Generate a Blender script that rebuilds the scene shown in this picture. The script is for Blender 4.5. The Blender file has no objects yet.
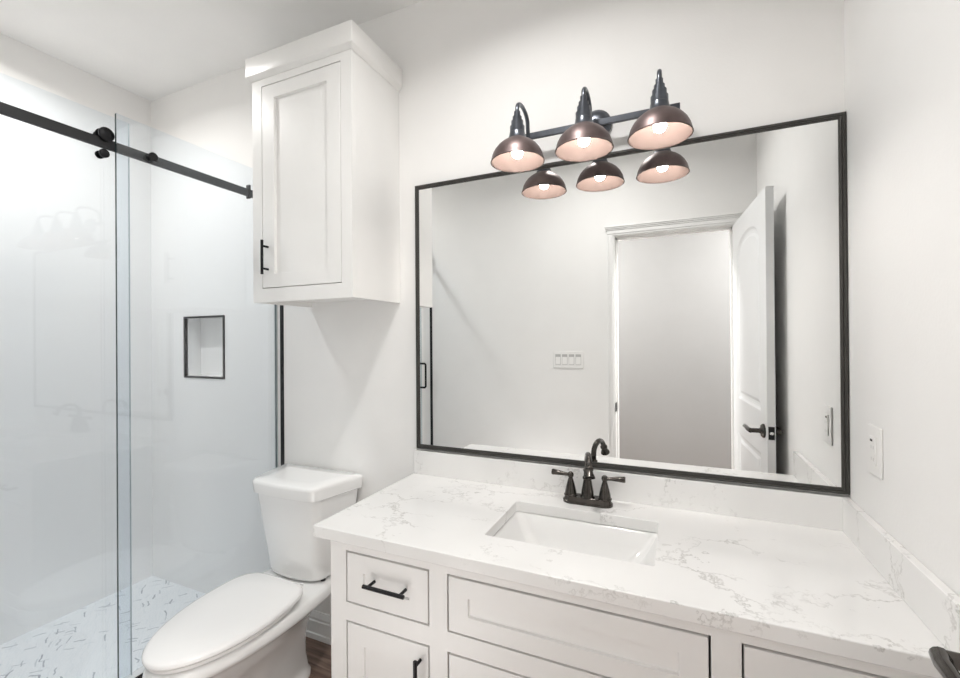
import bpy, bmesh, math, random
from mathutils import Vector, Matrix

SC = bpy.context.scene
COL = SC.collection
S = 0.95          # survey units -> metres
FZ = 0.025        # survey height of the floor
YF = -1.53        # front wall (door wall) face
XG = -2.326       # fixed glass plane
XL = -3.367       # shower end wall
ZC = 2.9267       # ceiling


def V(x, y, z):
    return Vector((x * S, y * S, (z - FZ) * S))


# ------------------------------------------------------------------ camera, light, exposure
cam = bpy.data.cameras.new('camera')
cam.sensor_width = 36.0
cam.sensor_fit = 'HORIZONTAL'
cam.lens = 439.293 / 960 * 36
cam.clip_start = 0.01
cam_ob = bpy.data.objects.new('camera', cam)
COL.objects.link(cam_ob)
R = Matrix(((0.914919, 0.007841, 0.403562),
            (0.403573, 0.000253, -0.914948),
            (-0.007276, 0.999969, -0.002933)))
cam_ob.matrix_world = Matrix.Translation(V(-0.47077, -1.63413, 1.46009)) @ R.to_4x4()
SC.camera = cam_ob

world = bpy.data.worlds.new('world')
SC.world = world
world.use_nodes = True
world.node_tree.nodes['Background'].inputs['Color'].default_value = (0.9, 0.95, 1.0, 1)
world.node_tree.nodes['Background'].inputs['Strength'].default_value = 0.3


def area(name, loc, size, power, color=(1, 1, 1), spread=math.pi):
    l = bpy.data.lights.new(name, 'AREA')
    l.shape = 'DISK'
    l.size = size
    l.spread = spread
    l.energy = power
    l.color = color
    o = bpy.data.objects.new(name, l)
    o.location = V(*loc)
    COL.objects.link(o)
    return o


ROOM_W, SHOWER_W, HALL_W, LOW_FILL_W = 10.0, 9.4, 90.0, 2.7
BULB = 180.0
area('ceiling_lamp', (-0.92, -0.77, 2.90), 0.13, ROOM_W, (1.0, 0.98, 0.955), 2.62)
area('shower_lamp', (-2.84, -0.76, 2.895), 0.13, SHOWER_W, (1.0, 0.985, 0.96), 2.78)
# added fill lights beyond the doorway, brightening the vanity and toilet
for hx in (-1.9, 0.75, 1.6):
    area('hall_fill', (hx, -2.05, 2.90), 0.45, HALL_W, (1.0, 0.985, 0.965))
# added unseen fill near the floor, facing up to lift the lower walls
low_fill = area('low_fill_light', (-1.30, -1.22, 0.28), 0.6, LOW_FILL_W, (1.0, 0.985, 0.965))
low_fill.rotation_euler = (math.pi, 0, 0)

SC.view_settings.view_transform = 'Standard'
SC.view_settings.look = 'None'
SC.view_settings.exposure = 0.16
SC.view_settings.gamma = 1.0
SC.view_settings.use_curve_mapping = False
SC.cycles.max_bounces = 14
SC.cycles.diffuse_bounces = 7
SC.cycles.glossy_bounces = 6
SC.cycles.transparent_max_bounces = 24
SC.cycles.caustics_reflective = False
SC.cycles.caustics_refractive = False
SC.cycles.sample_clamp_indirect = 6.0


# ------------------------------------------------------------------ materials
def mat(name):
    m = bpy.data.materials.new(name)
    m.use_nodes = True
    nt = m.node_tree
    return m, nt, nt.nodes['Principled BSDF']


def N(nt, kind, **kw):
    n = nt.nodes.new(kind)
    for k, v in kw.items():
        setattr(n, k, v)
    return n


def ramp(nt, src, stops):
    r = N(nt, 'ShaderNodeValToRGB')
    el = r.color_ramp.elements
    while len(el) < len(stops):
        el.new(0.5)
    for e, (p, c) in zip(el, stops):
        e.position = p
        e.color = c if len(c) == 4 else (*c, 1)
    nt.links.new(src, r.inputs['Fac'])
    return r


def objcoord(nt, scale=(1, 1, 1), rot=(0, 0, 0), loc=(0, 0, 0)):
    t = N(nt, 'ShaderNodeTexCoord')
    mp = N(nt, 'ShaderNodeMapping')
    mp.inputs['Scale'].default_value = scale
    mp.inputs['Rotation'].default_value = rot
    mp.inputs['Location'].default_value = loc
    nt.links.new(t.outputs['Object'], mp.inputs['Vector'])
    return mp.outputs['Vector']


def simple(name, color, rough=0.5, metal=0.0, vary=0.03, vscale=6.0, bump=0.0, bscale=200.0, coat=0.0, spec=0.5):
    """Principled with a slight procedural variation of tone and optional fine bump."""
    m, nt, b = mat(name)
    v = objcoord(nt)
    n = N(nt, 'ShaderNodeTexNoise')
    n.inputs['Scale'].default_value = vscale
    n.inputs['Detail'].default_value = 3
    nt.links.new(v, n.inputs['Vector'])
    lo = tuple(max(0, c * (1 - vary)) for c in color)
    hi = tuple(min(1, c * (1 + vary)) for c in color)
    r = ramp(nt, n.outputs['Fac'], [(0.3, lo), (0.7, hi)])
    nt.links.new(r.outputs['Color'], b.inputs['Base Color'])
    b.inputs['Roughness'].default_value = rough
    b.inputs['Metallic'].default_value = metal
    b.inputs['Specular IOR Level'].default_value = spec
    if coat:
        b.inputs['Coat Weight'].default_value = coat
        b.inputs['Coat Roughness'].default_value = 0.05
    if bump:
        n2 = N(nt, 'ShaderNodeTexNoise')
        n2.inputs['Scale'].default_value = bscale
        n2.inputs['Detail'].default_value = 2
        nt.links.new(v, n2.inputs['Vector'])
        bp = N(nt, 'ShaderNodeBump')
        bp.inputs['Strength'].default_value = bump
        bp.inputs['Distance'].default_value = 0.002
        nt.links.new(n2.outputs['Fac'], bp.inputs['Height'])
        nt.links.new(bp.outputs['Normal'], b.inputs['Normal'])
    return m


M_PAINT = simple('wall_paint', (0.865, 0.86, 0.848), 0.75, vary=0.01, bump=0.15, bscale=120, spec=0.25)
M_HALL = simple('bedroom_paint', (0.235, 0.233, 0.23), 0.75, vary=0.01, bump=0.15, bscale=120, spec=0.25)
M_CEIL = simple('ceiling_paint', (0.84, 0.84, 0.835), 0.85, vary=0.01, bump=0.15, bscale=90, spec=0.2)
M_TRIM = simple('trim_enamel', (0.84, 0.84, 0.83), 0.35, vary=0.01)
M_DOOR = simple('door_enamel', (0.83, 0.84, 0.845), 0.3, vary=0.01)
M_CAB = simple('cabinet_enamel', (0.85, 0.842, 0.83), 0.38, vary=0.01)
M_CABUP = simple('wall_cabinet_enamel', (0.84, 0.835, 0.82), 0.3, vary=0.01)
M_PORC = simple('porcelain', (0.885, 0.885, 0.878), 0.08, vary=0.005, coat=0.5)
M_SEAT = simple('toilet_seat_plastic', (0.88, 0.875, 0.868), 0.07, vary=0.005)
M_TILE = simple('shower_wall_panel', (0.87, 0.862, 0.85), 0.07, vary=0.015, vscale=1.5)
M_BLACK = simple('matte_black_metal', (0.018, 0.018, 0.02), 0.38, metal=0.6, vary=0.1)
M_RAIL = simple('charcoal_steel', (0.035, 0.036, 0.038), 0.4, metal=0.5, vary=0.08)
M_FRAME = simple('mirror_frame_bronze', (0.048, 0.046, 0.042), 0.36, metal=0.2, vary=0.05, vscale=8)
M_BRONZE = simple('oil_rubbed_bronze', (0.075, 0.068, 0.062), 0.17, metal=0.9, vary=0.25, vscale=30)
M_SHADE = simple('shade_bronze', (0.16, 0.120, 0.116), 0.42, metal=0.75, vary=0.2, vscale=25)
M_FIXT = simple('fixture_bronze', (0.10, 0.108, 0.125), 0.3, metal=0.75, vary=0.2, vscale=25)
M_SHADEIN = simple('shade_inner_copper', (0.064, 0.046, 0.040), 0.6, vary=0.03, spec=0.1)
M_PLATE = simple('switch_plastic', (0.86, 0.855, 0.84), 0.3, vary=0.005)
M_DARK = simple('dark_recess', (0.03, 0.03, 0.03), 0.6)
M_RUBBER = simple('black_rubber', (0.015, 0.015, 0.016), 0.6)
M_CHROME = simple('polished_steel', (0.75, 0.75, 0.74), 0.12, metal=1.0, vary=0.02)


def glass_mat():
    m, nt, b = mat('clear_shower_glass')
    nt.nodes.remove(b)
    out = nt.nodes['Material Output']
    fr = N(nt, 'ShaderNodeFresnel')
    ge = N(nt, 'ShaderNodeNewGeometry')
    io = N(nt, 'ShaderNodeMix')       # the Fresnel node inverts the index on back faces: hand it 1/1.5 there
    io.inputs['A'].default_value = 1.5
    io.inputs['B'].default_value = 1 / 1.5
    nt.links.new(ge.outputs['Backfacing'], io.inputs['Factor'])
    nt.links.new(io.outputs['Result'], fr.inputs['IOR'])
    tr = N(nt, 'ShaderNodeBsdfTransparent')
    tr.inputs['Color'].default_value = (0.935, 0.959, 0.980, 1)
    gl = N(nt, 'ShaderNodeBsdfGlossy')
    gl.inputs['Roughness'].default_value = 0.0
    gl.inputs['Color'].default_value = (1, 1, 1, 1)
    # a trace of procedural water film in the reflection
    v = objcoord(nt)
    n = N(nt, 'ShaderNodeTexNoise')
    n.inputs['Scale'].default_value = 3
    nt.links.new(v, n.inputs['Vector'])
    rr = ramp(nt, n.outputs['Fac'], [(0.3, (0.0, 0.0, 0.0)), (0.8, (0.015, 0.015, 0.015))])
    nt.links.new(rr.outputs['Color'], gl.inputs['Roughness'])
    mx = N(nt, 'ShaderNodeMixShader')
    nt.links.new(fr.outputs['Fac'], mx.inputs['Fac'])
    nt.links.new(tr.outputs['BSDF'], mx.inputs[1])
    nt.links.new(gl.outputs['BSDF'], mx.inputs[2])
    nt.links.new(mx.outputs['Shader'], out.inputs['Surface'])
    return m


M_GLASS = glass_mat()
M_GEDGE = simple('glass_cut_edge', (0.05, 0.075, 0.08), 0.15, vary=0.05)
M_GEDGEP = simple('glass_polished_edge', (0.50, 0.56, 0.57), 0.12, vary=0.03)

m, nt, b = mat('mirror_silver')
b.inputs['Metallic'].default_value = 1.0
b.inputs['Roughness'].default_value = 0.0
v = objcoord(nt)
n = N(nt, 'ShaderNodeTexNoise')
n.inputs['Scale'].default_value = 2
nt.links.new(v, n.inputs['Vector'])
r = ramp(nt, n.outputs['Fac'], [(0.3, (0.925, 0.93, 0.925)), (0.7, (0.935, 0.94, 0.935))])
nt.links.new(r.outputs['Color'], b.inputs['Base Color'])
M_MIRROR = m

# veined quartz
m, nt, b = mat('veined_quartz')
v = objcoord(nt)
nz = N(nt, 'ShaderNodeTexNoise')
nz.inputs['Scale'].default_value = 26
nz.inputs['Detail'].default_value = 6
nz.inputs['Roughness'].default_value = 0.62
nt.links.new(v, nz.inputs['Vector'])
sub = N(nt, 'ShaderNodeVectorMath', operation='SUBTRACT')
sub.inputs[1].default_value = (0.5, 0.5, 0.5)
nt.links.new(nz.outputs['Color'], sub.inputs[0])
sc_ = N(nt, 'ShaderNodeVectorMath', operation='SCALE')
sc_.inputs['Scale'].default_value = 0.20
nt.links.new(sub.outputs['Vector'], sc_.inputs[0])
mp = N(nt, 'ShaderNodeMapping')
mp.inputs['Rotation'].default_value = (0.3, 0.2, math.radians(24))
mp.inputs['Scale'].default_value = (1.0, 2.1, 1.4)
nt.links.new(v, mp.inputs['Vector'])
add = N(nt, 'ShaderNodeVectorMath', operation='ADD')
nt.links.new(mp.outputs['Vector'], add.inputs[0])
nt.links.new(sc_.outputs['Vector'], add.inputs[1])
vo = N(nt, 'ShaderNodeTexVoronoi', feature='DISTANCE_TO_EDGE')
vo.inputs['Scale'].default_value = 3.2
nt.links.new(add.outputs['Vector'], vo.inputs['Vector'])
line = ramp(nt, vo.outputs['Distance'], [(0.0, (1, 1, 1)), (0.010, (0.6, 0.6, 0.6)), (0.026, (0, 0, 0))])
msk = N(nt, 'ShaderNodeTexNoise')
msk.inputs['Scale'].default_value = 4.2
msk.inputs['Detail'].default_value = 5
msk.inputs['Roughness'].default_value = 0.75
nt.links.new(v, msk.inputs['Vector'])
mr = ramp(nt, msk.outputs['Fac'], [(0.45, (0, 0, 0)), (0.66, (1, 1, 1))])
mul = N(nt, 'ShaderNodeMath', operation='MULTIPLY')
nt.links.new(line.outputs['Color'], mul.inputs[0])
nt.links.new(mr.outputs['Color'], mul.inputs[1])
cl = N(nt, 'ShaderNodeTexNoise')
cl.inputs['Scale'].default_value = 3.0
nt.links.new(v, cl.inputs['Vector'])
base = ramp(nt, cl.outputs['Fac'], [(0.35, (0.80, 0.795, 0.785)), (0.65, (0.86, 0.855, 0.845))])
mixc = N(nt, 'ShaderNodeMixRGB')
mixc.inputs['Color2'].default_value = (0.46, 0.45, 0.43, 1)
nt.links.new(mul.outputs['Value'], mixc.inputs['Fac'])
nt.links.new(base.outputs['Color'], mixc.inputs['Color1'])
nt.links.new(mixc.outputs['Color'], b.inputs['Base Color'])
b.inputs['Roughness'].default_value = 0.16
M_QUARTZ = m

# shower floor mosaic: pale marble chips, a few of them blue-grey
m, nt, b = mat('marble_mosaic')


def chips(rot, sx, sy, off):
    v = objcoord(nt, rot=(0, 0, rot), loc=off)
    nz = N(nt, 'ShaderNodeTexNoise')
    nz.inputs['Scale'].default_value = 14
    nt.links.new(v, nz.inputs['Vector'])
    s_ = N(nt, 'ShaderNodeVectorMath', operation='SCALE')
    s_.inputs['Scale'].default_value = 0.05
    nt.links.new(nz.outputs['Color'], s_.inputs[0])
    a_ = N(nt, 'ShaderNodeVectorMath', operation='ADD')
    nt.links.new(v, a_.inputs[0])
    nt.links.new(s_.outputs['Vector'], a_.inputs[1])
    br = N(nt, 'ShaderNodeTexBrick')
    br.inputs['Color1'].default_value = (0, 0, 0, 1)
    br.inputs['Color2'].default_value = (1, 1, 1, 1)
    br.inputs['Mortar'].default_value = (1, 1, 1, 1)
    br.inputs['Scale'].default_value = 1.0
    br.inputs['Brick Width'].default_value = sx
    br.inputs['Row Height'].default_value = sy
    br.inputs['Mortar Size'].default_value = 0.0022
    nt.links.new(a_.outputs['Vector'], br.inputs['Vector'])
    return br


b1 = chips(math.radians(35), 0.050, 0.0105, (0.1, 0.03, 0))
b2 = chips(math.radians(-48), 0.046, 0.010, (0.7, 0.21, 0))
d1 = ramp(nt, b1.outputs['Color'], [(0.0, (0.50, 0.53, 0.57)), (0.035, (0.62, 0.65, 0.68)), (0.06, (1, 1, 1))])
d2 = ramp(nt, b2.outputs['Color'], [(0.0, (0.52, 0.55, 0.59)), (0.03, (0.65, 0.68, 0.71)), (0.05, (1, 1, 1))])
g1 = ramp(nt, b1.outputs['Color'], [(0.0, (0.82, 0.85, 0.87)), (1.0, (0.89, 0.905, 0.915))])
mm = N(nt, 'ShaderNodeMixRGB', blend_type='DARKEN')
mm.inputs['Fac'].default_value = 1
nt.links.new(d1.outputs['Color'], mm.inputs['Color1'])
nt.links.new(d2.outputs['Color'], mm.inputs['Color2'])
m2 = N(nt, 'ShaderNodeMixRGB', blend_type='MULTIPLY')
m2.inputs['Fac'].default_value = 1
nt.links.new(g1.outputs['Color'], m2.inputs['Color1'])
nt.links.new(mm.outputs['Color'], m2.inputs['Color2'])
nt.links.new(m2.outputs['Color'], b.inputs['Base Color'])
b.inputs['Roughness'].default_value = 0.35
M_MOSAIC = m

# brown wood-look planks
m, nt, b = mat('brown_wood_planks')
v = objcoord(nt)
br = N(nt, 'ShaderNodeTexBrick')
br.inputs['Color1'].default_value = (0.2, 0.2, 0.2, 1)
br.inputs['Color2'].default_value = (1, 1, 1, 1)
br.inputs['Mortar'].default_value = (0.0, 0.0, 0.0, 1)
br.inputs['Scale'].default_value = 1
br.inputs['Brick Width'].default_value = 1.2
br.inputs['Row Height'].default_value = 0.18
br.inputs['Mortar Size'].default_value = 0.0015
nt.links.new(v, br.inputs['Vector'])
v2 = objcoord(nt, scale=(2.5, 30, 1))
gr = N(nt, 'ShaderNodeTexNoise')
gr.inputs['Scale'].default_value = 1.4
gr.inputs['Detail'].default_value = 8
gr.inputs['Distortion'].default_value = 1.2
nt.links.new(v2, gr.inputs['Vector'])
gc = ramp(nt, gr.outputs['Fac'], [(0.3, (0.11, 0.068, 0.052)), (0.5, (0.24, 0.16, 0.125)), (0.72, (0.40, 0.30, 0.245))])
mm = N(nt, 'ShaderNodeMixRGB', blend_type='MULTIPLY')
mm.inputs['Fac'].default_value = 0.35
nt.links.new(gc.outputs['Color'], mm.inputs['Color1'])
nt.links.new(br.outputs['Color'], mm.inputs['Color2'])
nt.links.new(mm.outputs['Color'], b.inputs['Base Color'])
b.inputs['Roughness'].default_value = 0.4
M_WOOD = m


def emit(name, color, strength):
    m, nt, b = mat(name)
    b.inputs['Base Color'].default_value = (0.9, 0.9, 0.9, 1)
    v = objcoord(nt)
    n = N(nt, 'ShaderNodeTexNoise')
    nt.links.new(v, n.inputs['Vector'])
    r = ramp(nt, n.outputs['Fac'], [(0.2, tuple(c * 0.98 for c in color)), (0.8, color)])
    nt.links.new(r.outputs['Color'], b.inputs['Emission Color'])
    b.inputs['Emission Strength'].default_value = strength
    return m


M_BULB = emit('lit_bulb', (1.0, 0.955, 0.90), BULB)
M_LENS = emit('lit_downlight_lens', (1.0, 0.98, 0.95), 14.0)


# ------------------------------------------------------------------ mesh helpers (survey units)
def new():
    return bmesh.new()


def box(bm, x0, x1, y0, y1, z0, z1, mi=0):
    vs = [bm.verts.new(p) for p in ((x0, y0, z0), (x1, y0, z0), (x1, y1, z0), (x0, y1, z0),
                                    (x0, y0, z1), (x1, y0, z1), (x1, y1, z1), (x0, y1, z1))]
    fs = []
    for idx in ((0, 3, 2, 1), (4, 5, 6, 7), (0, 1, 5, 4), (1, 2, 6, 5), (2, 3, 7, 6), (3, 0, 4, 7)):
        f = bm.faces.new([vs[i] for i in idx])
        f.material_index = mi
        fs.append(f)
    return fs


def frame_of(d):
    d = d.normalized()
    a = Vector((0, 0, 1)) if abs(d.z) < 0.9 else Vector((1, 0, 0))
    u = d.cross(a).normalized()
    return u, d.cross(u).normalized()


def tube(bm, pts, rad, n=14, caps=True):
    """swept tube along points; rad is a number or one per point"""
    pts = [Vector(p) for p in pts]
    if not isinstance(rad, (list, tuple)):
        rad = [rad] * len(pts)
    rings = []
    u = None
    for i, p in enumerate(pts):
        if i == 0:
            d = pts[1] - p
        elif i == len(pts) - 1:
            d = p - pts[i - 1]
        else:
            d = (pts[i + 1] - p).normalized() + (p - pts[i - 1]).normalized()
        d.normalize()
        if u is None:
            u, w = frame_of(d)
        else:
            u = (u - d * u.dot(d)).normalized()
            w = d.cross(u).normalized()
        rings.append([bm.verts.new(p + (u * math.cos(t) + w * math.sin(t)) * rad[i])
                      for t in [2 * math.pi * k / n for k in range(n)]])
    for a, c in zip(rings, rings[1:]):
        for k in range(n):
            bm.faces.new((a[k], a[(k + 1) % n], c[(k + 1) % n], c[k]))
    if caps:
        bm.faces.new(rings[0][::-1])
        bm.faces.new(rings[-1])


def lathe(bm, center, prof, axis=(0, 0, 1), n=32, cap0=False, cap1=False, mis=None):
    """prof: list of (radius, height) along axis from center"""
    c = Vector(center)
    ax = Vector(axis).normalized()
    u, w = frame_of(ax)
    rings = []
    for r_, h in prof:
        if r_ < 1e-6:
            rings.append([bm.verts.new(c + ax * h)])
        else:
            rings.append([bm.verts.new(c + ax * h + (u * math.cos(t) + w * math.sin(t)) * r_)
                          for t in [2 * math.pi * k / n for k in range(n)]])
    for i, (a, d) in enumerate(zip(rings, rings[1:])):
        for k in range(n):
            if len(a) == 1 and len(d) == 1:
                continue
            if len(a) == 1:
                f = bm.faces.new((a[0], d[(k + 1) % n], d[k]))
            elif len(d) == 1:
                f = bm.faces.new((a[k], a[(k + 1) % n], d[0]))
            else:
                f = bm.faces.new((a[k], a[(k + 1) % n], d[(k + 1) % n], d[k]))
            if mis:
                f.material_index = mis[i]
    if cap0 and len(rings[0]) > 1:
        bm.faces.new(rings[0][::-1])
    if cap1 and len(rings[-1]) > 1:
        bm.faces.new(rings[-1])


def loft(bm, loops, cap0=True, cap1=True):
    """loops: list of equal length lists of points"""
    rings = [[bm.verts.new(p) for p in lp] for lp in loops]
    n = len(rings[0])
    for a, c in zip(rings, rings[1:]):
        for k in range(n):
            bm.faces.new((a[k], a[(k + 1) % n], c[(k + 1) % n], c[k]))
    if cap0:
        bm.faces.new(rings[0][::-1])
    if cap1:
        bm.faces.new(rings[-1])


def poly_extrude(bm, pts2, y0, y1):
    """pts2 in x,z extruded along y"""
    loft(bm, [[(x, y0, z) for x, z in pts2], [(x, y1, z) for x, z in pts2]])


def obj(name, bm, mats, parent=None, org=None, smooth=None, bevel=None, segs=2):
    """link bm as one object. bm holds absolute survey coordinates; org is the thing's base."""
    if org is None:
        org = parent['_org'] if parent is not None else (0, 0, FZ)
    org = tuple(org)
    o3 = V(*org)
    bmesh.ops.recalc_face_normals(bm, faces=bm.faces[:])
    for vert in bm.verts:
        vert.co = V(*vert.co) - o3
    me = bpy.data.meshes.new(name)
    if smooth is not None:
        for f in bm.faces:
            f.smooth = True
    bm.to_mesh(me)
    bm.free()
    for mt in (mats if isinstance(mats, (list, tuple)) else [mats]):
        me.materials.append(mt)
    if smooth is not None:
        me.set_sharp_from_angle(angle=math.radians(smooth))
    o = bpy.data.objects.new(name, me)
    COL.objects.link(o)
    if parent is not None:
        o.parent = parent
        o.location = o3 - V(*parent['_org'])
    else:
        o.location = o3
    o['_org'] = org
    if bevel:
        md = o.modifiers.new('bevel', 'BEVEL')
        md.width = bevel * S
        md.segments = segs
        md.limit_method = 'ANGLE'
        md.angle_limit = math.radians(40)
        md.harden_normals = False
        for p in me.polygons:
            p.use_smooth = True
        me.set_sharp_from_angle(angle=math.radians(50))
    return o


def thing(name, org, label, cat, group=None):
    o = bpy.data.objects.new(name, None)
    o.empty_display_size = 0.05
    COL.objects.link(o)
    o.location = V(*org)
    o['_org'] = tuple(org)
    tag(o, label, cat, group)
    return o


def tag(o, label, cat, group=None):
    o['label'] = label
    o['category'] = cat
    if group:
        o['group'] = group


def struct(name, bm, mats, **kw):
    o = obj(name, bm, mats, **kw)
    if o.parent is None:
        o['kind'] = 'structure'
    return o


# ------------------------------------------------------------------ room shell
HB = -2.85        # hall back wall face
bm = new(); box(bm, XL - .1, 2.5, HB - .1, .1, FZ - .1, FZ); struct('floor', bm, M_WOOD)
bm = new(); box(bm, XL - .1, 2.5, HB - .1, .1, ZC, ZC + .1); struct('ceiling', bm, M_CEIL)
bm = new(); box(bm, -2.288, .12, 0, .1, FZ, ZC); struct('wall_back', bm, M_PAINT)
bm = new(); box(bm, 0, .12, YF - .12, 0, FZ, ZC); struct('wall_right', bm, M_PAINT)

# tiled shower walls; the back one has the niche let into it
NX0, NX1, NZ0, NZ1 = -3.048, -2.726, 1.268, 1.598
bm = new()
box(bm, XL, NX0, 0, .1, FZ, ZC)
box(bm, NX1, -2.288, 0, .1, FZ, ZC)
box(bm, NX0, NX1, 0, .1, FZ, NZ0)
box(bm, NX0, NX1, 0, .1, NZ1, ZC)
struct('wall_shower_back', bm, M_TILE)
bm = new()
box(bm, NX0, NX1, .09, .1, NZ0, NZ1)
struct('wall_niche', bm, M_TILE)
bm = new(); box(bm, XL - .1, XL, YF - .12, .1, FZ, ZC); struct('wall_left', bm, M_TILE)
bm = new(); box(bm, XL, -2.288, YF - .12, YF, FZ, ZC); struct('wall_shower_front', bm, M_TILE)

# door wall with the doorway
DX0, DX1, DZ = -0.837, -0.128, 2.163
bm = new()
box(bm, -2.288, DX0 - .018, YF - .12, YF, FZ, ZC)
box(bm, DX1 + .018, 0, YF - .12, YF, FZ, ZC)
box(bm, DX0 - .018, DX1 + .018, YF - .12, YF, DZ + .018, ZC)
struct('wall_front', bm, M_PAINT)
# hall beyond the doorway
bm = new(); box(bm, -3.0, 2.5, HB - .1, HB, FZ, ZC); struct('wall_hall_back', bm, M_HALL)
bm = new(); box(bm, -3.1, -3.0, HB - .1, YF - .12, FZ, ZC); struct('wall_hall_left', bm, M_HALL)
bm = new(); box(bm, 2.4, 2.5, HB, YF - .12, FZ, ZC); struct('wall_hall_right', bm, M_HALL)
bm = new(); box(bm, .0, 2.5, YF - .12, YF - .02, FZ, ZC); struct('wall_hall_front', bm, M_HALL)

# shower floor and curb
bm = new(); box(bm, XL, -2.40, YF, 0, FZ, .05); struct('floor_shower', bm, M_MOSAIC)
bm = new(); box(bm, -2.40, -2.288, YF, 0, FZ, .185); struct('floor_curb', bm, M_TILE, bevel=.004)

# black edge trims of the tile (back and front wall) and of the niche
bm = new(); box(bm, -2.299, -2.278, -.004, .002, .185, ZC); struct('trim_1', bm, M_BLACK)
bm = new(); box(bm, -2.299, -2.278, YF - .002, YF + .004, .185, ZC); struct('trim_2', bm, M_BLACK)
bm = new()
t = .010
box(bm, NX0 - t, NX0, -.006, .012, NZ0 - t, NZ1 + t)
box(bm, NX1, NX1 + t, -.006, .012, NZ0 - t, NZ1 + t)
box(bm, NX0, NX1, -.006, .012, NZ1, NZ1 + t)
box(bm, NX0, NX1, -.006, .012, NZ0 - t, NZ0)
struct('trim_3', bm, M_BLACK)


# baseboard behind the toilet: moulded profile swept along x
def baseboard(name, x0, x1, y, sgn):
    prof = [(0, FZ), (.020, FZ), (.020, .050), (.016, .054), (.015, .108), (.010, .112), (.012, .124), (.008, .138), (.004, .150), (0, .150)]
    bm = new()
    loft(bm, [[(x0, y + sgn * d, z) for d, z in prof], [(x1, y + sgn * d, z) for d, z in prof]])
    return struct(name, bm, M_TRIM)


baseboard('baseboard_back', -2.278, -1.452, 0, -1)
baseboard('baseboard_front', -2.278, -.905, YF, 1)


# door casing with a crowned head, jamb, strike plate
def casing():
    bm = new()
    yf = YF
    w = .044
    # jamb lining
    box(bm, DX0 - .018, DX0, YF - .12, YF + .004, FZ, DZ)
    box(bm, DX1, DX1 + .018, YF - .12, YF + .004, FZ, DZ)
    box(bm, DX0 - .018, DX1 + .018, YF - .12, YF + .004, DZ, DZ + .018)
    # stop
    box(bm, DX0, DX0 + .012, YF - .075, YF - .035, FZ, DZ)
    box(bm, DX1 - .012, DX1, YF - .075, YF - .035, FZ, DZ)
    box(bm, DX0, DX1, YF - .075, YF - .035, DZ - .012, DZ)
    o = struct('trim_4', bm, M_TRIM)
    bm = new()
    for a, s in ((DX0 - .006, -1), (DX1 + .006, 1)):
        e = a + s * w if s < 0 else min(a + w, -.004)
        for (f0, f1, d) in ((0, .2, .010), (.2, .75, .016), (.75, 1, .020)):
            xs = sorted((a + (e - a) * f0, a + (e - a) * f1))
            box(bm, xs[0], xs[1], yf, yf + d, FZ, DZ + .008)
    x0, x1 = DX0 - .006 - w, -.004
    zz = DZ + .006
    for z0, z1, d, ov in ((0, .012, .012, 0), (.012, .036, .017, 0), (.036, .045, .022, .004), (.045, .054, .028, .008), (.054, .062, .033, .012)):
        box(bm, x0 - ov, x1, yf, yf + d, zz + z0, zz + z1)
    struct('trim_5', bm, M_TRIM, bevel=.002)
    bm = new()
    box(bm, DX0 - .003, DX0 + .002, YF - .03, YF + .0065, .965, 1.025)
    obj('strike_plate', bm, M_BLACK, o, bevel=.001)


casing()


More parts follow.
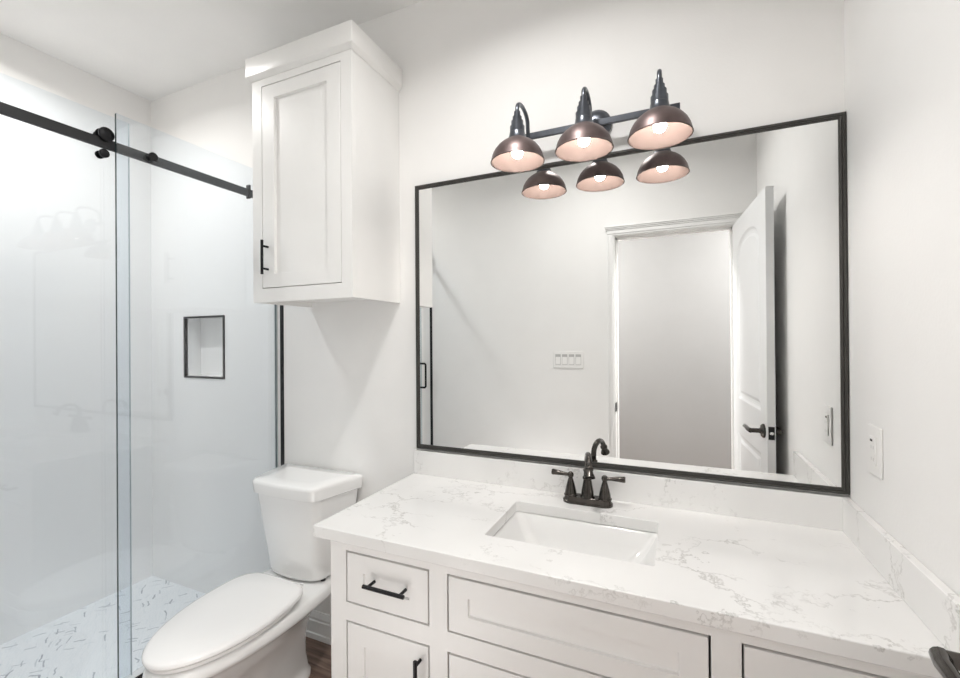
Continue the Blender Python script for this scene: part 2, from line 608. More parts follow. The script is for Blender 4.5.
# ------------------------------------------------------------------ interior door, swung open against the right wall
def door():
    W_, H_, T_ = .745, DZ - .012 - FZ, .033
    hinge = Vector((DX1 - .004, YF + .006, FZ + .008))
    ang = math.atan2(.744, .052)          # leaf direction in plan
    ux = Vector((math.cos(ang), math.sin(ang), 0))
    nx = Vector((-ux.y, ux.x, 0))        # towards the room (left)
    P = lambda a, d, z: hinge + ux * a + nx * d + Vector((0, 0, z))
    # two panel face: arched upper panel, lower panel with the same curve
    st = .118
    a0, a1 = st, W_ - st
    ac, hw = (a0 + a1) / 2, (a1 - a0) / 2

    def upper(k):   # k = inset
        pts = [(a0 + k, 1.075 + k), (a1 - k, 1.075 + k)]
        zs, rise = H_ - .245, .135
        for i in range(17):
            t_ = math.pi * i / 16
            pts.append((ac + (hw - k) * math.cos(t_), zs + (rise - k) * math.sin(t_) ** 0.75))
        return pts

    def lower(k):
        return [(a0 + k, .22 + k), (a1 - k, .22 + k), (a1 - k, .87 - k), (a0 + k, .87 - k)]

    leaf = None
    bm = new()
    # slab core
    c = [P(a, d, z) for z in (0, H_) for a, d in ((0, -T_ + .0100), (W_, -T_ + .0100), (W_, -.0100), (0, -.0100))]
    vs = [bm.verts.new(p) for p in c]
    for idx in ((0, 3, 2, 1), (4, 5, 6, 7), (0, 1, 5, 4), (1, 2, 6, 5), (2, 3, 7, 6), (3, 0, 4, 7)):
        bm.faces.new([vs[i] for i in idx])

    def skin(d0, d1):
        """flat face skin with openings for the two moulded panels (d1 = outer face)"""
        tmp = new()
        def loop(pts, d):
            return [tmp.verts.new(P(a, d, z)) for a, z in pts]
        outer = loop([(0, 0), (W_, 0), (W_, H_), (0, H_)], d1)
        hu, hl = loop(upper(0), d1), loop(lower(0), d1)
        es = []
        for lp in (outer, hu, hl):
            for i in range(len(lp)):
                es.append(tmp.edges.new((lp[i], lp[(i + 1) % len(lp)])))
        bmesh.ops.triangle_fill(tmp, edges=es, use_beauty=True, use_dissolve=False)
        # outer rim
        ob = loop([(0, 0), (W_, 0), (W_, H_), (0, H_)], d0)
        for i in range(4):
            tmp.faces.new((outer[i], outer[(i + 1) % 4], ob[(i + 1) % 4], ob[i]))
        dd = (d0 - d1)
        for fn, rim in ((upper, hu), (lower, hl)):
            prev = rim
            for k, f in ((.012, .75), (.022, .95), (.034, .95), (.05, .30)):
                cur = loop(fn(k), d1 + dd * f)
                for i in range(len(cur)):
                    tmp.faces.new((prev[i], prev[(i + 1) % len(cur)], cur[(i + 1) % len(cur)], cur[i]))
                prev = cur
            tmp.faces.new(prev)
        me = bpy.data.meshes.new('tmp')
        tmp.to_mesh(me)
        tmp.free()
        bm.from_mesh(me)
        bpy.data.meshes.remove(me)

    skin(-.0105, 0)
    skin(-T_ + .0105, -T_)
    o = obj('door_1', bm, M_DOOR, org=tuple(hinge))
    o['kind'] = 'structure'

    # lever sets
    aL, zL = W_ - .056, .990
    for sgn, base_d, name in ((1, 0, 'lever_handle'), (-1, -T_, 'lever_handle')):
        bm = new()
        off = .060 if sgn > 0 else .030
        c = P(aL, base_d, zL)
        lathe(bm, c, [(.033, 0), (.033, .006), (.027, .012), (.014, .015), (.011, .022), (.011, off)], axis=nx * sgn, n=24, cap1=True)
        pts = [P(aL + .004, base_d + sgn * (off - .004), zL), P(aL - .02, base_d + sgn * (off + .001), zL + .001), P(aL - .06, base_d + sgn * (off + .002), zL + .004),
               P(aL - .10, base_d + sgn * off, zL + .003), P(aL - .122, base_d + sgn * (off - .002), zL - .002)]
        tube(bm, pts, [.012, .0105, .0095, .009, .0075], 14)
        h = obj(name, bm, M_BRONZE, o, smooth=40)
        h['label'] = 'dark bronze lever handle'
    bm = new()
    # latch plate with bolt on the free edge
    for (d0, d1, z0, z1, a1_) in ((-.029, -.004, zL - .03, zL + .03, .0025),):
        c = [P(W_ + q, d, z) for z in (z0, z1) for q, d in ((-.001, d0), (a1_, d0), (a1_, d1), (-.001, d1))]
        vs = [bm.verts.new(p) for p in c]
        for idx in ((0, 3, 2, 1), (4, 5, 6, 7), (0, 1, 5, 4), (1, 2, 6, 5), (2, 3, 7, 6), (3, 0, 4, 7)):
            bm.faces.new([vs[i] for i in idx])
    lp = obj('latch_plate', bm, M_BLACK, o, bevel=.001)
    bm = new()
    lathe(bm, P(W_, -.0165, zL), [(.0085, 0), (.0085, .008), (.006, .011), (0, .011)], axis=ux, n=16)
    obj('latch_bolt', bm, M_CHROME, lp, smooth=40)


door()


# ------------------------------------------------------------------ vanity cabinet
def shaker(bm, x0, x1, z0, z1, yf, th, fr, rec=.008, fz=None):
    """five-piece shaker front facing -y: yf is the face"""
    fz = fz or fr
    o = [(x0, z0), (x1, z0), (x1, z1), (x0, z1)]
    i = [(x0 + fr, z0 + fz), (x1 - fr, z0 + fz), (x1 - fr, z1 - fz), (x0 + fr, z1 - fz)]
    e = .0025
    j = [(x0 + fr + e, z0 + fz + e), (x1 - fr - e, z0 + fz + e), (x1 - fr - e, z1 - fz - e), (x0 + fr + e, z1 - fz - e)]
    L = lambda pts, y: [bm.verts.new((x, y, z)) for x, z in pts]
    back, rim, of = L(o, yf + th), L(o, yf + .001), L([(x + (.001 if x == x0 else -.001), z + (.001 if z == z0 else -.001)) for x, z in o], yf)
    inn, bot = L(i, yf), L(j, yf + rec)
    rings = [back, rim, of, inn, bot]
    for a, c in zip(rings, rings[1:]):
        for k in range(4):
            bm.faces.new((a[k], a[(k + 1) % 4], c[(k + 1) % 4], c[k]))
    bm.faces.new(back[::-1])
    bm.faces.new(bot)


def bar_pull(parent, p0, p1, out=.030, r_=.0058, post=.78):
    """bar pull between two points on a front (-y face)"""
    p0, p1 = Vector(p0), Vector(p1)
    bm = new()
    d = Vector((0, -out, 0))
    tube(bm, [p0 + d, p1 + d], r_, 14)
    for f in (.5 - post / 2, .5 + post / 2):
        q = p0.lerp(p1, f)
        tube(bm, [q + Vector((0, .001, 0)), q + d], r_ * .8, 12)
    h = obj('handle', bm, M_BLACK, parent, smooth=50)
    h['label'] = 'black bar pull'
    return h


YV = -.576       # vanity face
XV = -1.448      # vanity left side
CT, CB = .89, .8545
van = thing('vanity_cabinet', (-.724, -.288, FZ), 'long greige shaker vanity cabinet with black bar pulls beside the toilet', 'cabinet')
bm = new()
# shell: sides, bottom, back, dark inside is simply unlit
box(bm, XV, XV + .018, YV + .02, -.001, FZ, CB)
box(bm, -.02, -.002, YV + .02, -.001, FZ, CB)
box(bm, XV + .018, -.02, YV + .02, -.001, .125, .14)
box(bm, XV + .018, -.02, -.012, -.001, .14, CB)
box(bm, XV + .018, -.02, -.50, -.485, FZ, .125)
obj('carcass', bm, M_CAB, van, bevel=.0015)
# face frame: stiles and rails
bm = new()
ZTOPO, ZMID, ZBOT = (.667, .825), (.145, .6135), .14
st = [(XV, -1.389), (-1.097, -1.0415), (-.403, -.3465), (-.0545, -.002)]
for a, c in st:
    box(bm, a, c, YV, YV + .02, FZ if a in (XV, -.0545) else .105, CB)
for (a, c) in ((-1.389, -1.097), (-1.0415, -.403), (-.3465, -.0545)):
    box(bm, a, c, YV, YV + .02, .825, CB)
    box(bm, a, c, YV, YV + .02, .6135, .667)
    box(bm, a, c, YV, YV + .02, .105, .145)
box(bm, -.7375, -.7075, YV + .001, YV + .02, .145, .6135)
obj('face_frame', bm, M_CAB, van)
g = .0050


def front(name, x0, x1, z0, z1, fr, fz=None, rec=.0065):
    bm = new()
    shaker(bm, x0 + g, x1 - g, z0 + g, z1 - g * 1.25, YV, .019, fr, rec=rec, fz=fz)
    return obj(name, bm, M_CAB, van)


d = front('drawer', -1.389, -1.097, .667, .825, .060, .052)
bar_pull(d, (-1.303, YV + .009, .7475), (-1.163, YV + .009, .7475), out=.037)
front('drawer_front', -1.0415, -.403, .667, .825, .057, .048)
d = front('drawer', -.3465, -.0545, .667, .825, .060, .052)
bar_pull(d, (-.27, YV + .009, .7475), (-.13, YV + .009, .7475), out=.037)
d = front('door', -1.389, -1.097, .145, .6135, .060)
bar_pull(d, (-1.127, YV, .455), (-1.127, YV, .580), out=.028)
d = front('door', -1.0415, -.7375, .145, .6135, .060)
bar_pull(d, (-.768, YV, .43), (-.768, YV, .56), out=.028)
d = front('door', -.7075, -.403, .145, .6135, .060)
bar_pull(d, (-.677, YV, .43), (-.677, YV, .56), out=.028)
d = front('door', -.3465, -.0545, .145, .6135, .060)
bar_pull(d, (-.316, YV, .455), (-.316, YV, .585), out=.028)

# ------------------------------------------------------------------ counter
SX0, SX1, SY0, SY1 = -.984, -.520, -.450, -.157
top = thing('countertop', (-.75, -.3, CB), 'white quartz countertop with grey veins and a rectangular sink cutout', 'countertop')


def rrect(x0, x1, y0, y1, r_, n=6):
    pts = []
    for cx, cy, a0 in ((x1 - r_, y1 - r_, 0), (x0 + r_, y1 - r_, 90), (x0 + r_, y0 + r_, 180), (x1 - r_, y0 + r_, 270)):
        for i in range(n + 1):
            a = math.radians(a0 + 90 * i / n)
            pts.append((cx + r_ * math.cos(a), cy + r_ * math.sin(a)))
    return pts


bm = new()
hole = rrect(SX0, SX1, SY0, SY1, .012)
outer = [(-1.5, -.5966), (-.001, -.5966), (-.001, -.001), (-1.5, -.001)]
rings = {}
for z in (CT, CB):
    vo_ = [bm.verts.new((x, y, z)) for x, y in outer]
    vh = [bm.verts.new((x, y, z)) for x, y in hole]
    es = []
    for lp in (vo_, vh):
        for i in range(len(lp)):
            es.append(bm.edges.new((lp[i], lp[(i + 1) % len(lp)])))
    bmesh.ops.triangle_fill(bm, edges=es, use_beauty=True, use_dissolve=False)
    rings[z] = (vo_, vh)
for q in (0, 1):
    a, c = rings[CB][q], rings[CT][q]
    for i in range(len(a)):
        bm.faces.new((a[i], a[(i + 1) % len(a)], c[(i + 1) % len(a)], c[i]))
obj('slab', bm, M_QUARTZ, top, bevel=.0025)
bm = new(); box(bm, -1.5, -.001, -.02, -.001, CT, .990); obj('backsplash', bm, M_QUARTZ, top, bevel=.0015)
bm = new(); box(bm, -.02, -.001, -.5966, -.0205, CT, .990); obj('side_splash', bm, M_QUARTZ, top, bevel=.0015)

# sink basin (undermount): rounded bowl with a sloping floor
sink = thing('sink', (-.75, -.30, CB), 'rectangular white undermount sink set in the quartz countertop', 'sink')
bm = new()
prof = [(-.030, CB - .001), (.0, CB - .001), (.006, CB - .008), (.020, CB - .05), (.038, CB - .090), (.062, CB - .115), (.10, CB - .128)]
loops = []
for ins, z in prof:
    loops.append([(x, y, z) for x, y in rrect(SX0 + max(ins, ins * 1.7) - .004, SX1 - max(ins, ins * 1.7) + .004, SY0 + ins - .004, SY1 - ins + .004, .022 + max(0, ins) * .35, 8)])
loft(bm, loops, cap0=False, cap1=True)
bo = obj('basin', bm, simple('basin_china_shaded', (0.80, 0.798, 0.79), 0.1, vary=0.005, coat=0.4), sink, smooth=60)  # darker copy of the porcelain: the bowl's dimmer light is put into the colour
md = bo.modifiers.new('shell', 'SOLIDIFY'); md.thickness = .008; md.offset = -1
bm = new()
lathe(bm, (-.75, -.30, CB - .128), [(.024, 0), (.024, .002), (.017, .003), (.015, .0005), (0, .0005)], n=24)
dr = obj('drain', bm, M_BRONZE, sink, smooth=40)
dr['label'] = 'dark bronze drain'

# ------------------------------------------------------------------ faucet
FX, FY = -.750, -.082
fau = thing('faucet', (FX, FY, CT), 'oil-rubbed bronze two-handle faucet with a gooseneck spout behind the sink', 'faucet')
bm = new()
def stad(hx, hy, z, n=10):
    pts = []
    for s, a0 in ((1, -90), (-1, 90)):
        for i in range(n + 1):
            a = math.radians(a0 + 180 * i / n)
            pts.append((FX + s * (hx - hy) + hy * math.cos(a), FY + hy * math.sin(a), z))
    return pts
loft(bm, [stad(.0855, .030, CT + .0005), stad(.0855, .030, CT + .008), stad(.081, .026, CT + .013), stad(.079, .024, CT + .020), stad(.076, .021, CT + .023)])
obj('base_plate', bm, M_BRONZE, fau, smooth=35)
bm = new()
lathe(bm, (FX, FY, CT + .022), [(.0245, 0), (.0245, .004), (.0215, .007), (.0205, .022), (.0165, .042), (.0145, .056), (.0135, .060), (.0165, .063), (.0165, .069), (.0135, .072), (.0125, .078), (.0125, .088), (.0145, .090), (.0145, .094), (.0115, .097)], n=24, cap1=True)
pts = [(FX, FY, CT + .112)]
zc_, ry, rz = CT + .137, .050, .042
sx_, sy_ = .24, -.97
pts.append((FX, FY, zc_))
for i in range(1, 14):
    a = math.radians(180 - 160 * i / 13)
    q = ry + ry * math.cos(a)
    pts.append((FX + sx_ * q, FY + sy_ * q, zc_ + rz * math.sin(a)))
tube(bm, pts, [.0102] * 2 + [.0098] * 13, 16)
e = Vector(pts[-1]); dd = (e - Vector(pts[-2])).normalized()
lathe(bm, e - dd * .002, [(.0105, 0), (.0135, .004), (.0135, .010), (.011, .013), (.012, .020), (.017, .032), (.0175, .036), (.013, .036), (.012, .030)], axis=dd, n=20)
obj('spout', bm, M_BRONZE, fau, smooth=45)
for s in (-1, 1):
    hx = FX + s * .0585
    bm = new()
    lathe(bm, (hx, FY, CT + .022), [(.0235, 0), (.0235, .003), (.0205, .005), (.0190, .016), (.0150, .034), (.0100, .052), (.0075, .060), (.0075, .064)], n=22, cap1=True)
    h = obj('handle', bm, M_BRONZE, fau, smooth=45)
    bm = new()
    lathe(bm, (hx, FY, CT + .0925), [(0, .0115), (.005, .0105), (.0095, .0065), (.0112, 0), (.0095, -.0065), (.005, -.0105)], n=18)
    tube(bm, [(hx + s * .008, FY, CT + .0925), (hx + s * .022, FY + .001, CT + .093), (hx + s * .045, FY + .002, CT + .0945), (hx + s * .064, FY + .003, CT + .095), (hx + s * .068, FY + .003, CT + .095)],
         [.006, .0062, .0088, .0105, .0088], 14)
    obj('lever', bm, M_BRONZE, h, smooth=45)

# ------------------------------------------------------------------ framed mirror
mir = thing('wall_mirror', (-.745, 0, .995), 'large wall mirror in a thin dark bronze frame above the vanity', 'mirror')
MX0, MX1, MZ0, MZ1 = -1.4856, -.0015, .9985, 2.126
FW = .0195
bm = new()
def ring(x, z, y):
    return [(MX0 + x, y, MZ0 + z), (MX1 - x, y, MZ0 + z), (MX1 - x, y, MZ1 - z), (MX0 + x, y, MZ1 - z)]
secs = [(0, -.001), (0, -.017), (.0025, -.0205), (.010, -.0205), (.0115, -.0185), (.013, -.0205), (FW - .004, -.0195), (FW, -.0185), (FW, -.012), (FW - .006, -.012), (FW - .006, -.001)]
rings_ = [[bm.verts.new(p) for p in ring(a, a, y)] for a, y in secs]
rings_.append(rings_[0])
for a, c in zip(rings_, rings_[1:]):
    for k in range(4):
        bm.faces.new((a[k], a[(k + 1) % 4], c[(k + 1) % 4], c[k]))
obj('frame', bm, M_FRAME, mir)
bm = new(); box(bm, MX0 + FW - .005, MX1 - FW + .005, -.0165, -.0125, MZ0 + FW - .005, MZ1 - FW + .005)
obj('mirror_glass', bm, M_MIRROR, mir)

# ------------------------------------------------------------------ vanity light
vl = thing('vanity_light', (-.705, 0, 2.217), 'dark bronze three-light vanity fixture with bell shades above the mirror', 'light fixture')
BY, BZ = -.058, 2.219
bm = new()
lathe(bm, (-.722, -.001, 2.236), [(.054, 0), (.054, .010), (.047, .018), (.036, .026), (.020, .030), (.010, .031)], axis=(0, -1, 0), n=32, cap1=True)
tube(bm, [(-.722, -.028, 2.225), (-.722, BY, BZ)], .011, 14)
obj('backplate', bm, M_FIXT, vl, smooth=40)
bm = new(); box(bm, -.985, -.446, BY - .006, BY + .006, BZ - .0115, BZ + .0115)
obj('bar', bm, M_FIXT, vl, bevel=.002)
RZ = 2.077
LX = (-.962, -.734, -.505)
LY = -.187
for k, lx in enumerate(LX):
    bm = new()
    # gooseneck from the bar up and over to the socket
    pts = [(lx, BY - .002, BZ - .004), (lx, BY - .008, BZ + .03)]
    ym, hy = (BY - .008 + LY) / 2, (BY - .008 - LY) / 2
    for i in range(1, 12):
        a = math.radians(180 * i / 12)
        pts.append((lx, ym + hy * math.cos(a), BZ + .042 + .036 * math.sin(a)))
    pts += [(lx, LY, BZ + .038), (lx, LY, BZ + .02)]
    tube(bm, pts, .0072, 14)
    obj('gooseneck_arm', bm, M_FIXT, vl, smooth=60)
    bm = new()
    lathe(bm, (lx, LY, RZ), [(.0090, .176), (.0110, .175), (.0110, .158), (.0160, .157), (.0160, .143), (.0210, .142), (.0210, .124), (.0255, .123), (.0255, .103), (.0265, .102), (.0280, .092), (.0330, .080), (.0370, .074), (.0370, .070)], n=28, cap0=True, cap1=True)
    obj('socket_cup', bm, M_FIXT, vl, smooth=30)
    bm = new()
    po = [(.0340, .078), (.042, .073), (.055, .065), (.068, .054), (.079, .040), (.0865, .025), (.0908, .010), (.0920, .002), (.0935, 0)]
    pi_ = [(r_ - .003, h - .001) for r_, h in po[::-1]]
    prof = po + pi_
    lathe(bm, (lx, LY, RZ), prof, n=40, mis=[0] * (len(po) - 1) + [1] * len(pi_))
    sh = obj('lamp_shade', bm, [M_SHADE, M_SHADEIN], vl, smooth=50)
    bm = new()
    lathe(bm, (lx, LY, RZ + .014), [(0, 0), (.009, .002), (.016, .0075), (.019, .0165), (.0178, .027), (.0138, .040), (.0120, .050), (.0120, .068), (0, .069)], n=20)
    bu = obj('bulb', bm, M_BULB, sh, smooth=60)
    bu['label'] = 'glowing round bulb'

# ------------------------------------------------------------------ wall cabinet over the toilet
wc = thing('wall_cabinet', (-1.84, 0, 1.626), 'white single-door wall cabinet with a flat crown hung over the toilet', 'cabinet')
KX0, KX1, KD, KZ0, KZT = -2.103, -1.5744, -.3153, 1.626, 2.578
bm = new()
box(bm, KX0, KX0 + .018, KD + .02, -.001, KZ0, KZT)
box(bm, KX1 - .018, KX1, KD + .02, -.001, KZ0, KZT)
box(bm, KX0 + .018, KX1 - .018, KD + .02, -.001, KZT - .018, KZT)
box(bm, KX0 + .018, KX1 - .018, KD + .02, -.001, KZ0 + .022, KZ0 + .038)
box(bm, KX0 + .018, KX1 - .018, -.012, -.001, KZ0 + .03, KZT - .018)
obj('carcass', bm, M_CABUP, wc, bevel=.0012)
OX0, OX1, OZ0, OZ1 = -2.049, -1.626, 1.683, 2.532
bm = new()
box(bm, KX0, OX0, KD, KD + .02, KZ0, KZT)
box(bm, OX1, KX1, KD, KD + .02, KZ0, KZT)
box(bm, OX0, OX1, KD, KD + .02, OZ1, KZT)
box(bm, OX0, OX1, KD, KD + .02, KZ0, OZ0)
obj('face_frame', bm, M_CABUP, wc)
bm = new()
shaker(bm, OX0 + .003, OX1 - .003, OZ0 + .003, OZ1 - .003, KD, .019, .067, rec=.011, fz=.056)
d = obj('door', bm, M_CABUP, wc)
bar_pull(d, (-2.015, KD, 1.738), (-2.015, KD, 1.879), out=.030, r_=.0058, post=.66)
c = .0188
bm = new()
prof = [(0, 2.562), (.004, 2.562), (c * .8, 2.574), (c, 2.578), (c, 2.656), (0, 2.656)]
lo = []
for o_, z in prof:
    lo.append([(KX0 - o_, 0 - .001, z), (KX0 - o_, KD - o_, z), (KX1 + o_, KD - o_, z), (KX1 + o_, 0 - .001, z)])
loft(bm, lo)
obj('crown', bm, M_CABUP, wc, bevel=.0015)

# ------------------------------------------------------------------ toilet
TX = -1.997
toi = thing('toilet', (TX, -.35, FZ), 'white two-piece toilet with closed elongated lid between shower and vanity', 'toilet')


def egg(yf, yb, hw, z, nf=2.0, nb=3.2, split=.45, n=56, taper=0.0):
    """plan outline: elliptic front, squarer back; split = place of the widest point from the back"""
    yc = yb + (yf - yb) * split
    pts = []
    for i in range(n):
        t_ = 2 * math.pi * i / n
        cs, sn = math.cos(t_), math.sin(t_)
        if cs >= 0:    # front
            e_ = 2 / nf
            x, y = hw * math.copysign(abs(sn) ** e_, sn), yc + (yf - yc) * abs(cs) ** e_
        else:
            e_ = 2 / nb
            x, y = hw * math.copysign(abs(sn) ** e_, sn), yc + (yb - yc) * abs(cs) ** e_
            x *= 1 - taper * abs(cs) ** 1.2
        pts.append((TX + x + max(0, -.27 - y) * .06, y, z))
    return pts


h = FZ
bm = new()
loft(bm, [egg(-.625, -.165, .110, h + .0, 2.2, 3.5, taper=.1), egg(-.625, -.165, .110, h + .018, 2.2, 3.5, taper=.1), egg(-.612, -.172, .098, h + .030, 2.2, 3.5, taper=.1),
          egg(-.590, -.175, .088, h + .09, 2.2, 3, taper=.08), egg(-.590, -.175, .086, h + .16, 2.2, 3, taper=.08), egg(-.620, -.165, .096, h + .215, 2.2, 3, taper=.06),
          egg(-.690, -.150, .124, h + .275, 2.1, 3, .42, taper=.10), egg(-.760, -.110, .158, h + .325, 2.05, 3.4, .40, taper=.22), egg(-.792, -.06, .176, h + .345, 2.0, 4.5, .38, taper=.36),
          egg(-.812, -.040, .193, h + .358, 2.0, 5, .38, taper=.37), egg(-.815, -.035, .195, h + .368, 2.0, 5, .38, taper=.37), egg(-.810, -.038, .188, h + .390, 2.0, 5, .38, taper=.34), egg(-.804, -.042, .182, h + .3965, 2.0, 5, .38, taper=.32), egg(-.790, -.055, .168, h + .3980, 2.0, 5, .38, taper=.32)])
bl = obj('bowl', bm, M_PORC, toi, smooth=60)
for s in (-1, 1):
    bm = new()
    lathe(bm, (TX + s * .082, -.275, h + .016), [(.017, 0), (.017, .010), (.012, .020), (0, .022)], n=16)
    obj('bolt_cap', bm, M_PORC, bl, smooth=50)
bm = new()
loft(bm, [egg(-.792, -.285, .174, h + .4055, 2, 3, .36, taper=.1), egg(-.797, -.282, .179, h + .409, 2, 3, .36, taper=.1), egg(-.797, -.282, .179, h + .419, 2, 3, .36, taper=.1), egg(-.792, -.285, .174, h + .423, 2, 3, .36, taper=.1)])
for s in (-1, 1):
    tube(bm, [(TX + s * .055, -.272, h + .418), (TX + s * .105, -.272, h + .418)], .014, 14)
obj('seat', bm, M_SEAT, toi, smooth=50)
bm = new()
loft(bm, [egg(-0.803, -.284, .182, h + .4255, 2, 5.5, .36, taper=.16), egg(-0.809, -.280, .187, h + .429, 2, 5.5, .36, taper=.16), egg(-0.809, -.280, .187, h + .438, 2, 5.5, .36, taper=.16),
          egg(-0.805, -.284, .183, h + .4435, 2, 5.5, .36, taper=.16), egg(-0.792, -.293, .171, h + .4475, 2, 5, .36, taper=.16), egg(-.69, -.36, .11, h + .4505, 2, 3, .38), egg(-.59, -.42, .05, h + .451, 2, 2.5, .45)])
obj('lid', bm, M_SEAT, toi, smooth=50)


def tankloop(hwf, hwb, yf, yb, z, bow, r_=.035, n=40):
    """rounded trapezoid with a bowed front"""
    base = [(-hwb, yb), (-hwf, yf), (hwf, yf), (hwb, yb)]
    rad = [r_ * .35, r_, r_, r_ * .35]
    pts = []
    for i, (p, r0) in enumerate(zip(base, rad)):
        p = Vector(p); a = Vector(base[i - 1]); c = Vector(base[(i + 1) % 4])
        ua, uc = (a - p).normalized(), (c - p).normalized()
        for k in range(9):
            t_ = k / 8
            q = (p + ua * r0) * (1 - t_) ** 2 + p * 2 * t_ * (1 - t_) + (p + uc * r0) * t_ ** 2
            pts.append(q)
        if i == 1:
            s_ = p + uc * r0
            e_ = Vector(base[2]) - uc * rad[2]
            for k in range(1, 8):
                pts.append(s_.lerp(e_, k / 8))
    out = []
    for q in pts:
        f = max(0, 1 - (q.x / hwf) ** 2)
        w_ = min(1, max(0, (yb - q.y) / (yb - yf))) ** 3
        out.append((TX - .013 + q.x, q.y - bow * f * w_, z))
    return out


bm = new()
loft(bm, [tankloop(.140, .152, -.190, -.045, h + .4045, .026, .04), tankloop(.150, .162, -.198, -.037, h + .412, .028, .04), tankloop(.153, .167, -.202, -.035, h + .43, .028, .04),
          tankloop(.168, .203, -.226, -.03, h + .62, .018, .035), tankloop(.178, .222, -.246, -.028, h + .768, .014, .035)])
tk = obj('tank', bm, M_PORC, toi, smooth=50)
for s in (-1, 1):
    bm = new()
    tube(bm, [(TX - .010 + s * .136, -.165, h + .3995), (TX - .010 + s * .136, -.165, h + .413)], .011, 12)
    nb = obj('tank_bolt', bm, M_RUBBER, tk, smooth=50)
    nb['label'] = 'black rubber tank bolt'
bm = new()
loft(bm, [tankloop(.177, .230, -.254, -.022, h + .7685, .012, .035), tankloop(.182, .236, -.260, -.016, h + .772, .012, .035), tankloop(.185, .240, -.265, -.013, h + .812, .012, .035),
          tankloop(.184, .239, -.264, -.014, h + .822, .012, .035), tankloop(.178, .232, -.257, -.020, h + .829, .012, .035), tankloop(.12, .16, -.20, -.07, h + .8296, .010, .035)])
obj('tank_lid', bm, M_PORC, toi, smooth=50)

# ------------------------------------------------------------------ shower enclosure
GT = 2.297      # top of the glass
def pane(x0, x1, y0, y1, z0, z1, side=1):
    bm = new()
    fs = box(bm, x0, x1, y0, y1, z0, z1)
    for f in fs:
        f.normal_update()
        if abs(f.normal.x) < .5:
            f.material_index = side if abs(f.normal.y) > .5 else 0
    return bm


fp = thing('shower_screen', (XG, -.36, .185), 'fixed clear glass shower screen joined to the wall behind the toilet', 'shower screen')
obj('glass', pane(XG - .005, XG + .005, -.705, -.003, .1905, GT), [M_GLASS, M_GEDGE, M_GEDGEP], fp)
bm = new()
box(bm, XG - .010, XG - .0055, -.705, -.003, .1855, .200)
box(bm, XG + .0055, XG + .010, -.705, -.003, .1855, .200)
box(bm, XG - .010, XG + .010, -.705, -.003, .1855, .190)
obj('bottom_channel', bm, M_BLACK, fp)
bm = new()
box(bm, XG - .0065, XG - .0055, -.008, -.002, .200, GT)
box(bm, XG + .0055, XG + .0065, -.008, -.002, .200, GT)
obj('wall_seal', bm, M_GEDGEP, fp)

RZ0, RZ1 = 2.163, 2.199
XR = XG - .022
rail = thing('shower_rail', (XR, YF / 2, RZ0), 'straight black steel rail running along the top of the shower glass', 'rail')
bm = new(); box(bm, XR - .006, XR + .006, YF + .012, -.012, RZ0, RZ1); obj('bar', bm, M_RAIL, rail, bevel=.0015)
for y in (-.0075, YF + .0075):
    bm = new(); box(bm, XR - .020, XR + .012, y - .0065, y + .0065, RZ0 - .008, RZ1 + .008)
    obj('end_bracket', bm, M_BLACK, rail, bevel=.002)
for y in (-.142, -1.50):
    bm = new(); box(bm, XR - .010, XR + .012, y - .005, y + .005, RZ0 - .010, RZ1 + .020)
    obj('door_stop', bm, M_BLACK, rail, bevel=.002)
for y in (-.585, -.23):
    bm = new()
    if True:
        lathe(bm, (XG + .0055, y, 2.181), [(.017, 0), (.017, .009), (.014, .012), (0, .012)], axis=(1, 0, 0), n=24)
        tube(bm, [(XR + .006, y, 2.181), (XG - .0055, y, 2.181)], .012, 16)
    if y == -.585:
        obj('clamp_knob', bm, M_BLACK, rail, smooth=40)
    else:
        bm.free()

XD = XR - .022      # sliding door pane
sd = thing('shower_door', (XD, -1.1, .1955), 'sliding clear glass shower door hanging from black rollers on the rail', 'shower door')
obj('glass', pane(XD - .005, XD + .005, YF + .025, -.640, .1955, GT, 2), [M_GLASS, M_GEDGE, M_GEDGEP], sd)
for y in (-.729, -1.43):
    bm = new()
    lathe(bm, (XD + .0055, y, 2.2120), [(.010, 0), (.010, .0055), (.0245, .006), (.0245, .009), (.0125, .0095), (.0125, .0245), (.0245, .025), (.0245, .032), (.022, .034), (0, .034)], axis=(1, 0, 0), n=32)
    lathe(bm, (XD - .0055, y, 2.2120), [(.020, 0), (.020, .006), (0, .007)], axis=(-1, 0, 0), n=24)
    obj('roller', bm, M_BLACK, sd, smooth=40)
    bm = new()
    lathe(bm, (XD + .0055, y, 2.146), [(.010, 0), (.010, .010), (.0155, .011), (.0155, .019), (.012, .021), (0, .021)], axis=(1, 0, 0), n=24)
    lathe(bm, (XD - .0055, y, 2.146), [(.014, 0), (.014, .006), (0, .007)], axis=(-1, 0, 0), n=24)
    obj('anti_jump_stud', bm, M_BLACK, sd, smooth=40)
for s in (1, -1):
    bm = new()
    xb = XD + s * .0055
    xo = xb + s * .062
    y = -1.462
    z0, z1 = 1.082, 1.275
    pts = [(xb, y, z0)]
    for i in range(7):
        a = math.radians(90 * i / 6)
        pts.append((xo - s * .015 + s * .015 * math.sin(a), y, z0 + .015 - .015 * math.cos(a)))
    for i in range(7):
        a = math.radians(90 * i / 6)
        pts.append((xo - s * .015 + s * .015 * math.cos(a), y, z1 - .015 + .015 * math.sin(a)))
    pts.append((xb, y, z1))
    tube(bm, pts, .008, 14)
    for z in (z0, z1):
        lathe(bm, (xb, y, z), [(.013, 0), (.013, .004), (0, .0045)], axis=(s, 0, 0), n=18)
    hh = obj('handle', bm, M_BLACK, sd, smooth=50)
    hh['label'] = 'black D-shaped pull handle'

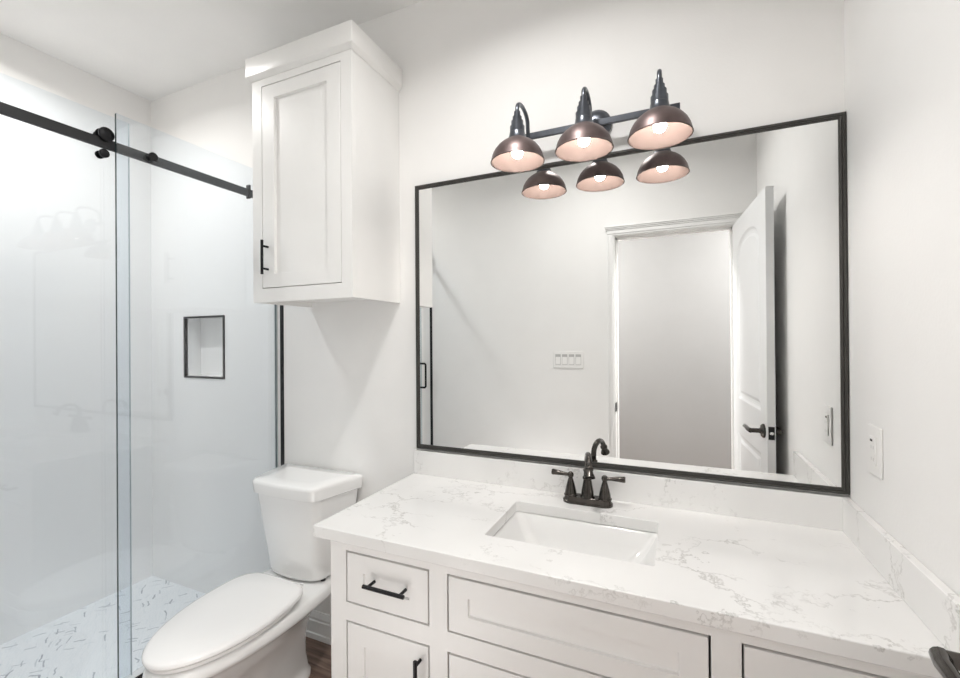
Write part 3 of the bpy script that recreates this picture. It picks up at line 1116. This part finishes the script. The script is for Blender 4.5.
# recessed ceiling light in the shower (seen reflected in the shower wall)
rl = thing('recessed_light', (-2.84, -.76, ZC - .001), 'round lit recessed ceiling light over the shower', 'ceiling light')
bm = new()
lathe(bm, (-2.84, -.76, ZC - .0005), [(.052, -.012), (.060, -.014), (.078, -.008), (.082, 0)], n=36)
obj('trim_ring', bm, M_TRIM, rl, smooth=50)
bm = new()
lathe(bm, (-2.84, -.76, ZC - .0005), [(0, -.011), (.054, -.011), (.054, -.004), (0, -.004)], n=36)
obj('lens', bm, M_LENS, rl, smooth=50)

# ------------------------------------------------------------------ wall plates
op = thing('wall_outlet', (0, -.204, 1.17), 'white single-gang outlet plate on the right wall beside the mirror', 'outlet')
bm = new(); box(bm, -.006, -.0005, -.2435, -.1645, 1.109, 1.234); obj('cover_plate', bm, M_PLATE, op, bevel=.0025)
bm = new(); box(bm, -.0095, -.006, -.2215, -.1865, 1.136, 1.207); obj('receptacle', bm, M_PLATE, op, bevel=.001)
bm = new(); box(bm, -.0105, -.0094, -.205, -.193, 1.1945, 1.200)
b_ = obj('indicator', bm, M_DARK, op)
b_['label'] = 'small dark indicator window'
M_SLOT = simple('slot_grey', (.62, .62, .61), .5)
for z in (1.150, 1.180):
    for y in (-.2105, -.1975):
        bm = new()
        box(bm, -.0100, -.0094, y - .001, y + .001, z - .004, z + .004)
        obj('slot', bm, M_SLOT, op)

SX_, SZ_ = -1.1625, 1.318
sp = thing('switch_plate', (SX_, YF, SZ_), 'white four-gang switch plate on the wall left of the doorway in the mirror', 'light switch')
bm = new(); box(bm, SX_ - .108, SX_ + .108, YF + .0005, YF + .007, SZ_ - .061, SZ_ + .061); obj('cover_plate', bm, M_PLATE, sp, bevel=.003)
M_GAPSHADE = simple('plate_gap_shade', (0.50, 0.50, 0.49), .6)  # grey of a solid border that imitates the shade around each rocker
for k in range(4):
    x = SX_ + (k - 1.5) * .0485
    bm = new()
    prof = [(YF + .006, SZ_ - .035), (YF + .011, SZ_ - .034), (YF + .0085, SZ_), (YF + .0065, SZ_ + .034), (YF + .006, SZ_ + .035)]
    loft(bm, [[(x - .017, y, z) for y, z in prof], [(x + .017, y, z) for y, z in prof]])
    rk = obj('rocker', bm, M_PLATE, sp)
    bm = new()
    box(bm, x - .0195, x + .0195, YF + .0062, YF + .0074, SZ_ - .0375, SZ_ + .0375)
    obj('gap_shade', bm, M_GAPSHADE, rk)

# drop the builder's private notes
for o in bpy.data.objects:
    if '_org' in o:
        del o['_org']
